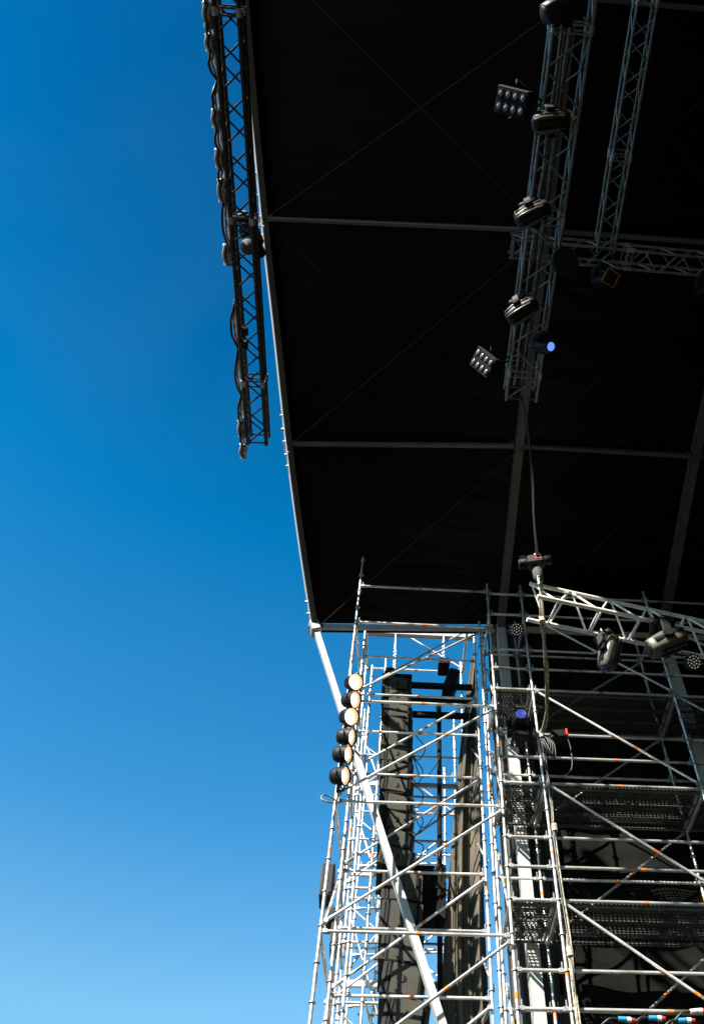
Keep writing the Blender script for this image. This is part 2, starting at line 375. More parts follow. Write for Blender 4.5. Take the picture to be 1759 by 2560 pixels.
xa = (PZ(1275, 594, Z3) + PZ(1275, 648, Z3)) / 2; xb = (PZ(1756, 644, Z3) + PZ(1756, 690, Z3)) / 2
dx_ = (xb - xa).normalized()
box_truss('cross_lighting_truss', 'dim grey truss running back from the centre truss, lamps hung below it', xa, xb + dx_ * 3.5, (0, 0, 1), .29, .29, .62, .024, .011, DALU, GT, section=1.9)
ZS = 11.6
sB0, sC0, sB1, sC1 = PZ(1333.3, 1492.2, ZS), PZ(1325, 1547.5, ZS), PZ(1759, 1581.4, ZS), PZ(1759, 1640.8, ZS)
pS = (sB0 + sC0) / 2; qS = (sB1 + sC1) / 2; dS = (qS - pS).normalized(); WS = ((sB0 - sC0).length + (sB1 - sC1).length) / 2
tA = PY(1338.6, 1462.4, pS.y - .02) - pS; tA = V((0, 0, 0)) + tA - dS * tA.dot(dS)
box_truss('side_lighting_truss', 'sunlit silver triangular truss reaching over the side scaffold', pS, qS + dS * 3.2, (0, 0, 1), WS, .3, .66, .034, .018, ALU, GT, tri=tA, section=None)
sideS = dS.cross(V((0, 0, 1))).normalized()

# cables strapped along the front truss, with loose coils hanging over its outer side
t = thing('strapped_cable_run', 'shiny bundle of cables sagging in loops along the outer chord of the black truss', 'cable bundle', T1A)
sd1 = dr.cross(V((0, 0, 1))).normalized()
if sd1.x > 0: sd1 = -sd1
# hanging strips between given picture heights along the chord
def chordY(yf): p = PZ(534 + .0755 * yf, yf, Z1); return (p - T1A).dot(dr)
runs = [(-60, 40), (40, 110), (110, 205), (205, 300), (300, 400), (400, 480), (480, 640), (755, 880), (870, 1005), (985, 1075), (1050, 1130)]
for k, (y0, y1) in enumerate(runs):
    s0, s1 = chordY(y0), chordY(y1); m = MB()
    for c in range(3):
        pts = []
        for i in range(9):
            u = i / 8; drop = math.sin(math.pi * u) * (.015 + .03 * c)
            pts.append(T1A + dr * (s0 + (s1 - s0) * u) + sd1 * (W1 / 2 + .05 + drop * .9 + .02 * rnd.random()) + V((0, 0, .10 - .10 * c * math.sin(math.pi * u) + .03 * rnd.random())))
        m.tube(curve(pts, 3), .022, (CABLEV, CABLEW, CABLE)[c], 8)
    m.build('cable', t)
    c = T1A + dr * s1 + sd1 * (W1 / 2 + .08) + V((0, 0, .02)); m = MB(); ra, rb_ = rnd.uniform(.11, .19), rnd.uniform(.035, .06)
    if k in (0, 1, 3, 4, 5, 6, 9, 10):
        for a in range(3):
            pts = [c + dr * (ra * math.cos(q)) + V((0, 0, rb_ * math.sin(q))) + sd1 * (.035 * a + .015 * math.sin(3 * q)) for q in [2 * math.pi * i / 16 for i in range(17)]]
            m.tube(pts, .026, (CABLEW, CABLE, CABLEV)[a], 8)
        m.build('coil', t)

# ------------------------------------------------------------------ fixtures
def moving_head(label, at, aim, s=1., up=(0, 0, 1), lens=BLACK, ring=None, group='moving head lamps', shell=BLACK, highlight=GREYPL):
    """base against 'at' (hanging when up=+z), yoke below it, head pointing along aim"""
    at = V(at); up = V(up); aim = V(aim).normalized(); t = thing('moving_head_lamp', label, 'stage lamp', at, group)
    f = V((aim.x, aim.y, 0)); f = f.normalized() if f.length > .05 else V((1, 0, 0)); sd = f.cross(V((0, 0, 1))).normalized()
    ax = (f, sd, V((0, 0, 1)))
    b = MB().box(at - up * .09 * s, (.34 * s, .30 * s, .12 * s), BLACK, ax, .025 * s)
    b.box(at - up * .155 * s, (.22 * s, .22 * s, .03 * s), BLACK2, ax, .01)
    b.build('base', t)
    m = MB()
    for k in (-.1, .1):
        m.box(at + sd * k * s - up * .005, (.05, .03, .05), GALV2, ax, .005); m.tube([at + sd * k * s + up * .0, at + sd * k * s + up * .07], .012, GALV2, 8)
    m.build('clamp', t)
    c = at - up * .42 * s
    for k in (-1, 1):
        y = MB().box(c + sd * k * .20 * s + up * .10 * s, (.13 * s, .045 * s, .34 * s), BLACK, ax, .015 * s)
        y.lathe(c + sd * k * .20 * s, sd, [(-.03 * s, .07 * s), (.03 * s, .07 * s)], BLACK2, 14)
        y.box(c + sd * k * .12 * s + up * .245 * s, (.12 * s, .2 * s, .04 * s), BLACK, ax, .01)
        y.build('yoke_arm', t)
    v = aim.cross(sd).normalized(); P = []; n = 24
    for d, r1, r2 in ((-.30, .06, .05), (-.285, .11, .09), (-.24, .145, .125), (-.12, .165, .15), (.05, .16, .145), (.2, .14, .13), (.29, .12, .115), (.30, .10, .10)):
        row = []
        for k in range(n + 1):
            q = 2 * math.pi * k / n; cc, ss = math.cos(q), math.sin(q); e = .55
            row.append(c + aim * d * s + sd * (math.copysign(abs(cc) ** e, cc) * r1 * s) + v * (math.copysign(abs(ss) ** e, ss) * r2 * s))
        P.append(row)
    h = MB().grid(P, shell); h.add(P[0][:-1], [tuple(range(n))], shell); h.add(P[-1][:-1], [tuple(range(n))], BLACK)
    ho = h.build('head', t)
    m = MB()                       # pale stripes painting the highlights along the shell edges
    if highlight:
        for sg in (-1, 1):
            for q in (-1, 1):
                m.tube([c + aim * (-.27 * s) + v * (.108 * s * sg) + sd * (.085 * s * q), c + aim * (-.18 * s) + v * (.145 * s * sg) + sd * (.108 * s * q), c + aim * (.02 * s) + v * (.143 * s * sg) + sd * (.105 * s * q), c + aim * (.2 * s) + v * (.122 * s * sg) + sd * (.088 * s * q)], [.012 * s, .024 * s, .026 * s, .014 * s], highlight, 8)
                m.tube([c + aim * (-.26 * s) + v * (.07 * s * sg) + sd * (.125 * s * q), c + aim * (-.1 * s) + v * (.085 * s * sg) + sd * (.152 * s * q), c + aim * (.15 * s) + v * (.08 * s * sg) + sd * (.135 * s * q)], [.010 * s, .016 * s, .010 * s], highlight, 8)
        m.build('highlight_stripe', ho)
    m = MB()                       # dark bands that part the two shells
    for sg in (-1, 1):
        for q in (-1, 1): m.box(c + aim * -.03 * s + v * (.150 * s * sg) + sd * (.05 * s * q), (.42 * s, .022 * s, .012 * s), BLACK2, (aim, sd, v))
        m.box(c + aim * -.02 * s + sd * (.160 * s * sg), (.46 * s, .014 * s, .05 * s), BLACK2, (aim, sd, v))
    m.build('vent_band', ho)
    m = MB().lathe(c + aim * .30 * s, aim, [(0, .098 * s), (.012 * s, .09 * s), (.02 * s, .05 * s), (.023 * s, .004 * s)], lens, 20)
    m.build('lens', t)
    if ring:
        m = MB(); r = .125 * s; u1, u2 = sd, v
        m.tube([c + aim * .31 * s + u1 * a * r + u2 * b_ * r for a, b_ in ((-1, -1), (1, -1), (1, 1), (-1, 1), (-1, -1))], .017 * s, ring, 8)
        m.build('lens_frame', t)
    return t
def led_par(label, at, aim, r=.12, up=(0, 0, 1), leds=LED, n=19):
    at = V(at); up = V(up); aim = V(aim).normalized(); t = thing('led_flood_lamp', label, 'stage lamp', at, 'round multi lens lamps')
    c = at - up * .22; sd = aim.cross(up); sd = sd.normalized() if sd.length > .1 else V((1, 0, 0)); v = sd.cross(aim)
    MB().lathe(c - aim * .13, aim, [(0, r * .5), (.03, r * .8), (.06, r * .95), (.2, r), (.215, r), (.215, r * .93), (.2, r * .9)], BLACK, 24).build('housing', t)
    m = MB().tube([at, at - up * .02], .02, GALV2, 8)
    m.tube([at - up * .02, at - up * .03 + sd * r * 1.15, c + sd * r * 1.15], .012, BLACK2, 6); m.tube([at - up * .02, at - up * .03 - sd * r * 1.15, c - sd * r * 1.15], .012, BLACK2, 6)
    m.build('bracket', t)
    m = MB(); ctr = c + aim * .07
    for ring_, k0 in ((0, 1), (.40, 6), (.78, 12)):
        for k in range(k0):
            q = 2 * math.pi * k / k0 + ring_; p = ctr + (sd * math.cos(q) + v * math.sin(q)) * ring_ * r
            m.lathe(p, aim, [(0, .0145), (.012, .012), (.018, .005)], leds, 8)
    m.build('lens_array', t)
    return t

HEADS = []
def under2(px, py, z=Z2): return PZ(px, py, z)
moving_head('dark moving head at the top of the frame on the bluish truss', PZ(1400, 12, Z2 - .03), (-.75, .25, -.3), .95, highlight=None)
moving_head('moving head with a gold framed square lens below the upper lamp panel', PZ(1368, 292, Z2 - .03), (.93, -.16, .1), .84, ring=GOLD)
moving_head('tilted moving head with painted pale highlights hung where the cross truss meets', PZ(1324, 518, Z2 - .03), (.80, -.42, .12), .84)
moving_head('moving head with pale highlights painted along its shell, lowest on the bluish truss', PZ(1298, 756, Z2 - .03), (.74, -.52, .15), .84)
moving_head('small dark moving head with a glowing blue lens on the bluish truss', PZ(1352, 846, Z2 - .03), (.45, -.35, -.82), .70, lens=BLUE_ON, highlight=None)
led_par('round black flood lamp with unlit lenses under the bluish truss', PZ(1405, 640, Z2), (.1, -.5, -.85), .19, leds=BLACK)
# blinder panels
def blinder(label, c, n, arm_to, s=1.):
    c = V(c); n = V(n).normalized(); t = thing('blinder_panel', label, 'lamp panel', c, 'eight lamp blinder panels')
    yv = V((0, 1, 0)); yv = (yv - n * yv.dot(n)).normalized(); u = yv.cross(n).normalized()
    m = MB().box(c - n * .06, (.66 * s, .40 * s, .12), BLACK2, (u, yv, n), .015)
    for k in range(-3, 4, 2): m.box(c - n * .13, (.02, .36 * s, .03), BLACK2, (u, yv, n))
    m.build('housing', t)
    for i in range(4):
        for j in (-.5, .5):
            p = c + u * ((i - 1.5) * .155 * s) + yv * (j * .185 * s)
            l = MB().lathe(p, n, [(0, .064 * s), (.012, .064 * s), (.012, .056 * s), (.006, .05 * s)], BLACK2, 16, False)
            l.lathe(p + n * .003, n, [(0, .05 * s), (.012, .035 * s), (.016, .003)], LENSW, 14, False); l.build('lamp', t)
    m = MB(); m.tube([c - n * .06 + yv * .22, c - n * .06 + yv * .24 + V((0, 0, .22)), V(arm_to)], .016, BLACK2, 8); m.tube([c - n * .06 - yv * .22, c - n * .06 - yv * .24 + V((0, 0, .22)), V(arm_to)], .016, BLACK2, 8)
    m.build('bracket', t); return t
b1, b2 = PZ(1276, 255, Z2 - .1), PZ(1204, 905, Z2 - .1)
blinder('square eight lamp panel facing the crowd beside the gold framed lamp', b1, (-.72, -.12, -.68), T2A + d2 * ((b1 - T2A).dot(d2)) + V((-.24, 0, .05)), .86)
blinder('slanted eight lamp panel facing the crowd near the end of the bluish truss', b2, (-.80, -.42, -.42), T2A + d2 * ((b2 - T2A).dot(d2)) + V((-.24, 0, .05)), .86)
# cables lying along the centre truss
t = thing('truss_cable_bundle', 'dark bundle of power cables tied along the inside of the bluish truss', 'cable bundle', c1)
L2 = (c1 - T2A).length
for k in range(5):
    pts = [T2A + d2 * (L2 * .18 + (L2 * .80) * i / 30) + V((-.15 + .035 * k + .02 * rnd.random(), 0, .04 + .05 * rnd.random() + .03 * (k % 2))) for i in range(31)]
    MB().tube(curve(pts, 3), .013 + .005 * rnd.random(), CABLE if k % 3 else CABLEG, 7).build('cable', t)
# lamps under the cross truss
def crosspt(px): return PZ(px, 664 + (px - 1420) * .08, Z3)
moving_head('dim moving head with a rusty glint hung under the cross truss', PZ(1500, 678, Z3 - .03), (.2, -.4, -.9), .85, highlight=None, lens=BLACK, ring=GOLD)
moving_head('moving head at the frame edge hung under the cross truss', PZ(1757, 700, Z3 - .03), (.1, -.5, -.85), .85, highlight=None, lens=BLACK)
# side truss lamps
moving_head('grey moving head hung under the silver truss, lens pointing down', PZ(1512, 1588, ZS - .03), (-.28, .30, -.9), .95, lens=BLUE_DARK, shell=GREYPL, highlight=None)
moving_head('wedge shaped pale moving head turned to the left on the silver truss', PZ(1650, 1556, ZS - .03), (-.80, .10, -.36), 1.10, shell=GREYPL, highlight=None)
led_par('round flood lamp with many lenses under the silver truss', PZ(1720, 1632, ZS), (.1, -.75, -.62), .125)
led_par('round flood lamp with many lenses hung on the scaffold beside the drape', PY(1286, 1556, 10.95), (.1, -.8, -.55), .13)

# ------------------------------------------------------------------ chain hoists
def hoist(label, at, s=1., yaw=.4, chain_up=None, chain_down=None, mark=RED):
    at = V(at); t = thing('chain_hoist', label, 'chain hoist', at, 'chain hoists'); c_, s_ = math.cos(yaw), math.sin(yaw); X = V((c_, s_, 0)); Yv = V((-s_, c_, 0)); Zv = V((0, 0, 1))
    m = MB().box(at, (.30 * s, .20 * s, .22 * s), BLACK, (X, Yv, Zv), .03 * s); m.lathe(at - X * .15 * s, -X, [(0, .09 * s), (.12 * s, .09 * s), (.14 * s, .06 * s)], BLACK, 16); m.lathe(at + X * .15 * s, X, [(0, .085 * s), (.10 * s, .085 * s), (.12 * s, .05 * s)], BLACK, 16)
    for k in range(4): m.box(at - X * (.17 + .028 * k) * s, (.008, .20 * s, .20 * s), BLACK2, (X, Yv, Zv))
    m.build('motor', t)
    m = MB()
    P0 = [at + V((0, 0, .11 * s)) + V((0, .035 * math.sin(q), .05 - .05 * math.cos(q))) * s for q in [i * math.pi / 5 for i in range(9)]]
    m.tube(P0, .013 * s, GALV, 8); m.build('hook', t)
    MB().box(at - Yv * .103 * s + X * .05, (.10 * s, .012, .08 * s), mark, (X, Yv, Zv)).build('badge', t)
    m = MB().lathe(at + V((.02, .05, -.13 * s)), (0, 0, -1), [(0, .07 * s), (.05, .09 * s), (.22 * s, .085 * s), (.27 * s, .05 * s)], BAG, 14); m.build('chain_bag', t)
    for ends in (chain_up, chain_down):
        if not ends: continue
        p, q = V(ends[0]), V(ends[1]); m = MB(); n = int((q - p).length / .045); d = (q - p).normalized(); u = d.orthogonal(); b = d.cross(u)
        for k in range(n):
            a = u if k % 2 else b; c = p + d * (k + .5) * .045
            m.tube([c - d * .026 + a * .009, c + d * .026 + a * .009], .005, GALV, 5, False); m.tube([c - d * .026 - a * .009, c + d * .026 - a * .009], .005, GALV, 5, False)
        m.build('chain', t)
    return t
j1 = front_arch[32]
hpos = PZ(628, 590, Z1 + .75)
hoist('black chain hoist with a red hook holding the front truss to the roof edge', hpos, 1.5, 1.2, (hpos + V((0, 0, .2)), j1 - V((0, 0, .2))), (hpos - V((0, 0, .15)), T1A + dr * ((hpos - T1A).dot(dr)) + V((0, 0, .4))))
for yf, nm in ((828, 'upper of two small black boxes clamped on the far end of the black truss'), (862, 'lower of two small black boxes clamped on the far end of the black truss')):
    p = PZ(611, yf, Z1 - .02); tt = thing('junction_box', nm, 'power box', p, 'power boxes on the front truss')
    MB().box(p, (.13, .15, .12), BLACK, None, .015).build('casing', tt); MB().tube([p + V((0, 0, .05)), p + V((.0, 0, .12))], .02, GALV2, 8).build('clamp', tt)
hp = PZ(1338, 1405, ZS + .75)
hoist('black chain hoist with cables wound round it above the silver truss', hp, .95, -.25, None, (hp - V((0, 0, .14)), hp - V((0, 0, .55))))
# cable bundles: from the centre truss down to the side truss, then down the scaffold post
WX = [1.72, 2.405, 4.975, 7.545]; WY = [11.1, 12.19]
t = thing('drop_cable_bundle', 'taped cable bundle falling from the bluish truss and down the side scaffold post', 'cable bundle', hp)
drop = [c1 + V((-.02, -.1, .0)), PZ(1314, 1060, 14.0), PZ(1328, 1180, 13.5), PZ(1337, 1290, 12.9), PZ(1344, 1390, 12.35)]
end1 = PZ(1352, 1470, 11.9)
path2 = [PZ(1345, 1395, 12.35), PZ(1352, 1460, 12.0), PZ(1354, 1548, ZS - .03), PY(1361, 1600, 9.2), PY(1365, 1680, 9.8), PY(1366, 1750, 10.3), PY(1364, 1800, 10.75), PY(1352, 1838, 11.0)]
path3 = [PY(1352, 1838, 11.0), PY(1361, 1900, 11.0), PY(1372, 1965, 10.98), PY(1385, 2070, 10.99), PY(1397, 2170, 10.97), PY(1412, 2280, 10.98), PY(1424, 2380, 10.97), PY(1437, 2490, 10.98), PY(1452, 2600, 10.98), V((2.5, 10.98, 4)), V((2.52, 10.98, 0.1))]
for seg, n, nm in ((drop, 2, 'upper_cable'), (path2, 6, 'slack_cable'), (path3, 5, 'lower_cable')):
    for k in range(n):
        off = [V((rnd.uniform(-.028, .028), rnd.uniform(-.02, .02), 0)) for _ in seg]
        MB().tube(curve([p + o for p, o in zip(seg, off)], 6), rnd.uniform(.010, .017), CABLE if k == 0 or nm == 'upper_cable' else CABLEG, 7).build(nm, t)
m = MB()                                             # knots of tape and spare loops
for p in (path2[-1], path2[2], path3[3], path3[6]):
    MB().tube([p + V((0, 0, .06)), p - V((0, 0, .06))], .05, CABLEG, 10).build('tape_wrap', t)
m = MB()
for k in range(4):
    p = PY(1352, 1836, 11.0); m.tube(curve([p, p + V((-.05 + .04 * k, -.03, -.25)), p + V((.02 + .05 * k, -.03, -.42 - .03 * k)), p + V((.10 + .03 * k, -.02, -.2)), p + V((.04, 0, 0))], 6), .011, CABLE, 6)
m.build('spare_loop', t)

# ------------------------------------------------------------------ scaffold
R_T = .0242
def standard(t, x, y, z0, z1, step=.5, phase=.27, marks=()):
    m = MB(); m.tube([V((x, y, z0)), V((x, y, z1))], R_T, GALV, 12)
    z = z0 + phase
    while z < z1 - .05:
        m.lathe((x, y, z - .005), (0, 0, 1), [(0, .047), (.01, .047)], GALV2, 10); z += step
    z = z0 + 1.0
    while z < z1 - .1: m.tube([V((x, y, z)), V((x, y, z + .14))], R_T + .004, GALV2, 12); z += 2.0
    for q in marks: m.tube([V((x, y, q)), V((x, y, q + .09))], R_T + .0015, ORANGE, 12, False)
    return m.build('standard', t)
def ledger(t, p, q, name='ledger', mark=True, r=R_T, col=None, heads=True):
    p, q = V(p), V(q); d = (q - p).normalized(); m = MB(); a, b = p + d * .035, q - d * .035
    m.tube([a, b], r, GALV, 12)
    if heads:
        for e, sg in ((a, 1), (b, -1)):
            m.box(e + d * sg * .03, (.08, .05, .07), GALV2, (d, d.cross(V((0, 0, 1))).normalized() if abs(d.z) < .9 else V((1, 0, 0)), d.cross(V((0, 0, 1))).normalized().cross(d) if abs(d.z) < .9 else V((0, 1, 0))), .01)
            m.box(e + d * sg * .02 + V((0, 0, .05)), (.012, .03, .13), GALV2)      # wedge
    if mark:
        f = .5 + rnd.uniform(-.03, .03); c = lerp(a, b, f); m.tube([c - d * .035, c + d * .035], r + .0015, col or ORANGE, 12, False)
    return m.build(name, t)
def brace(t, p, q):
    p, q = V(p), V(q); m = MB(); d = (q - p).normalized()
    m.tube([p, q], .0212, GALV, 12)
    for e in (p, q): m.lathe(e + V((0, .03, 0)), (0, -1, 0), [(0, .035), (.06, .035)], GALV2, 10)
    c = lerp(p, q, .62 + rnd.uniform(-.06, .06)); m.tube([c - d * .04, c + d * .04], .0228, ORANGE, 12, False)
    return m.build('diagonal_brace', t)

pa = thing('speaker_tower_scaffold', 'tall sunlit scaffold tower at the roof corner with the speaker columns inside', 'scaffold', (.4, 13.4, 0))
XL, XR = -.855, 1.72
LV1 = [1.55, 3.62, 5.68, 7.74, 9.81, 11.87, 13.89]
standard(pa, XL, WY[0], .05, 16.18, phase=.5 * .1 + .21, marks=(6.2, 8.9, 12.9))
for z in LV1: ledger(pa, (XL, WY[0], z), (XR, WY[0], z))
ledger(pa, (XL, WY[0], 14.97), (XR, WY[0], 14.97))
for z in LV1[:-1]: brace(pa, (XL + .06, WY[0] - .05, z + .12), (XR - .06, WY[0] - .05, z + 1.94))
R2, R3, R4 = 12.66, 14.25, 15.75
XL2, XR2 = -.75, 1.60
LV2 = [1.7, 3.7, 5.65, 7.65, 9.63, 11.56, 13.5]
for y, xs, ztop in ((R2, (XL2, XR2), 15.4), (R3, (XL2, -.30, XR2 - .15), 16.2), (R4, (XL2, -.15, XR2 - .2), 15.9)):
    for x in xs: standard(pa, x, y, .05, ztop, phase=.2 + .1 * rnd.random(), marks=(rnd.uniform(7, 8), rnd.uniform(9, 12)))
standard(pa, XL + .16, WY[0] + .62, .05, 14.3, phase=.33, marks=(8.3,))
standard(pa, XL2 + .22, R2 - .1, .05, 14.2, phase=.33, marks=(9.1,))
for k, z in enumerate((6.4, 8.4, 10.4, 12.4)): brace(pa, (XL2 + .05, R3 + .55, z + 1.9), (-.05, R3 + .55, z)); brace(pa, (XL2 + .1, R4 + 1.45, z), (.6, R4 + 1.4, z + 1.7)); ledger(pa, (XL2 + .42, R3 + .5, z + .4), (XL2 + .62, R4 + .6, z + .4), 'transom', False)
for x, y, zt in ((XL2 + .42, R3 + .5, 15.2), (XL2 + .62, R4 + .6, 15.0), (XL2 + .1, R4 + 1.4, 15.4), (1.05, R4 + .3, 15.2), (XR2 - .35, R4 + 1.2, 15.2)): standard(pa, x, y, .05, zt, phase=.3, marks=(rnd.uniform(8, 12),))
for k, z in enumerate((6.6, 7.6, 8.6, 9.6, 10.6, 11.6, 12.6)):
    ledger(pa, (XL2 + .1, R4 + 1.4, z), (XR2 - .35, R4 + 1.2, z), mark=False)
    brace(pa, (XL2 + .62, R4 + .6, z), (1.05, R4 + .3, z + (.95 if k % 2 else -.95)))
standard(pa, XR2 + .02, WY[0] + .75, .05, 14.9, phase=.1, marks=(10.7,))
for z in LV2:
    ledger(pa, (XL2, R2, z), (XR2, R2, z))
for z in (8.66, 12.55, PY(1000, 1645, R2).z): ledger(pa, (XL2, R2, z), (XR2, R2, z))
ledger(pa, (XL2, R3, PY(1000, 1674, R3).z), (XR2 - .15, R3, PY(1000, 1674, R3).z))
brace(pa, (XL2 + .05, R2 - .05, 13.6), (XR2 - .1, R2 - .05, 15.5))
for z in LV2[:-1]: brace(pa, (XL2 + .05, R2 - .05, z + .1), (XR2 - .05, R2 - .05, z + 1.85))
for k, z in enumerate((6.3, 7.3, 8.3, 9.3, 10.3, 11.3, 12.3, 13.3)):
    ledger(pa, (XL2, R3, z), (XR2 - .15, R3, z), mark=k % 2 == 0)
    if k % 2 == 0: brace(pa, (XL2 + .05, R3 - .05, z + .1), (XR2 - .2, R3 - .05, z + 1.85))
for k, z in enumerate((6.0, 7.0, 8.0, 9.0, 10.0, 11.0, 12.0, 13.0, 14.0)):
    ledger(pa, (XL2, R4, z), (XR2 - .2, R4, z), mark=k % 2 == 1)
    if k % 2: brace(pa, (XL2 + .05, R4 + .05, z + 1.85), (XR2 - .25, R4 + .05, z + .1))
for z in (6.3, 8.3, 10.3, 12.3):                      # square tie beams across the back
    MB().box((.35, R3 + .1, z + .35), (2.1, .06, .11), GALV, None, .008).build('tie_beam', pa)
for z in LV1[2:]:                                     # transoms front to back
    ledger(pa, (XL, WY[0], z - .05), (XL2, R2, z - .05), 'transom', False)
    ledger(pa, (XL2, R2, z - .12), (XL2, R3, z - .12), 'transom', False)
    ledger(pa, (XR2, R2, z - .12), (XR2 - .15, R3, z - .12), 'transom', False)
    ledger(pa, (XL2, R3, z - .2), (XL2, R4, z - .2), 'transom', False)
# side braces in the narrow planes running front to back
for z in LV1[2:6]:
    brace(pa, (XL + .03, WY[0] + .05, z + .1), (XL2 + .02, R2 - .05, z + 1.9))
    brace(pa, (XL2 - .03, R3 - .05, z + .1), (XL2 - .03, R2 + .05, z + 1.9))
    brace(pa, (XR2 + .03, R2 + .05, z + .1), (XR2 - .12, R3 - .05, z + 1.9))
    brace(pa, (XR + .03, WY[0] + .05, z + .1), (XR + .03, WY[1] - .05, z + 1.9))
# crown beam that the speaker columns hang from
YA = 13.35
zb = PY(1000, 1584, YA).z
MB().box((.42, YA, zb), (2.45, .12, .16), SUNW, None, .01).build('crown_beam', pa)
for x in (XL2, XR2 - .1):
    MB().box((x, (R2 + R3) / 2, zb - .12), (.06, R3 - R2 + .2, .08), GALV, None, .008).build('crown_beam', pa)
brace(pa, PY(1010, 1585, R3), PY(1190, 1692, R3))

wing = thing('side_stage_scaffold', 'sunlit scaffold with perforated decks standing before the dark canvas wall', 'scaffold', (5, 11.6, 0))
DZ = [.27, 2.27, 4.27, 6.27, 8.27, 10.27, 12.30, 14.30]
for y in WY:
    for i, x in enumerate(WX):
        standard(wing, x, y, .05, 15.22 if y == WY[0] else 14.95, phase=.22, marks=(6.9 + .3 * i, 9.0 if i else 11.0, 13.9))
for i in range(3):
    for z in DZ[3:]:
        for dz in ((0, .52, 1.01) if z < 14 else (0, .62)):
            ledger(wing, (WX[i], WY[0], z + dz), (WX[i + 1], WY[0], z + dz), mark=i > 0, col=REDMK if z > 11.5 else ORANGE)
        for dz in (0, 1.01):
            if z + dz < 15: ledger(wing, (WX[i], WY[1], z + dz), (WX[i + 1], WY[1], z + dz), mark=i > 0)
    if i > 0:
        for z in DZ[3:-1]:
            brace(wing, (WX[i] + .06, WY[0] - .05, z + 1.95), (WX[i + 1] - .06, WY[0] - .05, z + .08))
            brace(wing, (WX[i] + .06, WY[1] + .05, z + .08), (WX[i + 1] - .06, WY[1] + .05, z + 1.95))
for z in DZ[3:]:
    for x in WX: ledger(wing, (x, WY[0], z - .06), (x, WY[1], z - .06), 'transom', False)
for z in DZ[3:6] + [12.3]:
    for i in range(3):
        for k in range(3):
            y0 = WY[0] + .045 + .325 * k; x0, x1 = WX[i] + .05, WX[i + 1] - .05; zt = z + .02; m = MB()
            n = 7; prof = [(0, -.055), (0, 0), (.10, 0), (.115, -.012), (.205, -.012), (.22, 0), (.32, 0), (.32, -.055)]
            P = [[V((x0, y0 + a, zt + b)), V((x1, y0 + a, zt + b))] for a, b in prof]
            m.grid(P, DECK, False)
            for e in (x0, x1): m.box((e, y0 + .16, zt - .03), (.04, .31, .05), GALV2)
            dk = m.build('deck_plank', wing); m = MB()
            for yy in (y0 + .004, y0 + .316): MB().box(((x0 + x1) / 2, yy, zt - .075), (x1 - x0, .006, .045), LIPM).build('lip', dk)
# toe board, dark underside channel at the rear of each deck
for z in DZ[3:6] + [12.3]:
    MB().box(((WX[1] + WX[3]) / 2, WY[1] - .05, z + .10), (5.0, .03, .15), BLACK2).build('toe_board', wing)

# ------------------------------------------------------------------ canvas, drapes
def sheet(name, label, cat, fn, nu, nv, M, thick=.004):
    P = [[fn(i / nu, j / nv) for j in range(nv + 1)] for i in range(nu + 1)]
    o = MB().grid(P, M).build(name); md = o.modifiers.new('thickness', 'SOLIDIFY'); md.thickness = thick
    return tag(o, label, cat)
def canvas_fn(u, v):
    x = 2.62 + u * 10.5; z = v * 15.6; swag = abs(math.sin(math.pi * (z + .35) / 2.05)) ** .5
    y = 12.72 - .42 * max(0, z - 13.4) / 2.0 + .10 * swag * min(1, max(0, 15.2 - z)) + .03 * math.sin(x * 2.1 + math.sin(z * 1.3)) + .02 * math.sin(x * 6 + z * 2.2) + .015 * math.sin(z * 5 + x * .7)
    return V((x, y, z - .12 * math.sin(math.pi * ((x - 2.62) % 2.57) / 2.57)))
sheet('side_canvas_wall', 'dark canvas wall hung behind the side scaffold, crossed by pipe shadows', 'canvas wall', canvas_fn, 120, 160, CANVAS)
def drape_fn(u, v):
    z = v * 15.6; xl = 0.93 + max(0, (z - 8.5)) ** 1.25 * .062; xr = 1.66 + max(0, z - 12) * .012
    w1 = u + .035 * math.sin(z * .55 + u * 5) + .02 * math.sin(z * 1.3 + u * 11)
    x = xl + (xr - xl) * u; fold = math.sin(w1 * 13) + .45 * math.sin(w1 * 27 + 1.3) + .16 * math.sin(w1 * 55 + z * .12)
    return V((x + .02 * math.sin(z * .8 + u * 4), 13.5 - .10 * u + (.06 + .05 * u) * fold, z))
sheet('gathered_curtain', 'tall grey brown curtain hanging in deep folds behind the speaker tower', 'curtain', drape_fn, 140, 70, DRAPE, .006)
def drape2_fn(u, v):
    z = v * 15.5; x = 1.86 + u * .86
    return V((x, 12.60 - .22 * max(0, z - 13.4) / 2.0 + .05 * math.sin(u * 7 * math.pi + .3 * math.sin(z)) + .12 * u * u, z))
sheet('narrow_curtain', 'narrow dark grey curtain hanging behind the white leg of the roof', 'curtain', drape2_fn, 60, 50, mat('dark_grey_drape', (.06, .062, .058), .85, 0, .25, 2, .2, 12, (6, 6, .4)), .006)

def back_fn(u, v):
    y = 12.5 - u * 31; return V((13.1 + .06 * math.sin(u * 160) + .03 * math.sin(u * 67), y, .1 + v * (15.2 + 2.2 * (1 - ((y - YC) / 15.5) ** 2))))
sheet('added_light_blocker', 'unseen black sheet added at the rear to keep light out of the stage', 'light blocker', back_fn, 200, 6, BLACK2)  # out of view, added to stop light entering the stage from behind
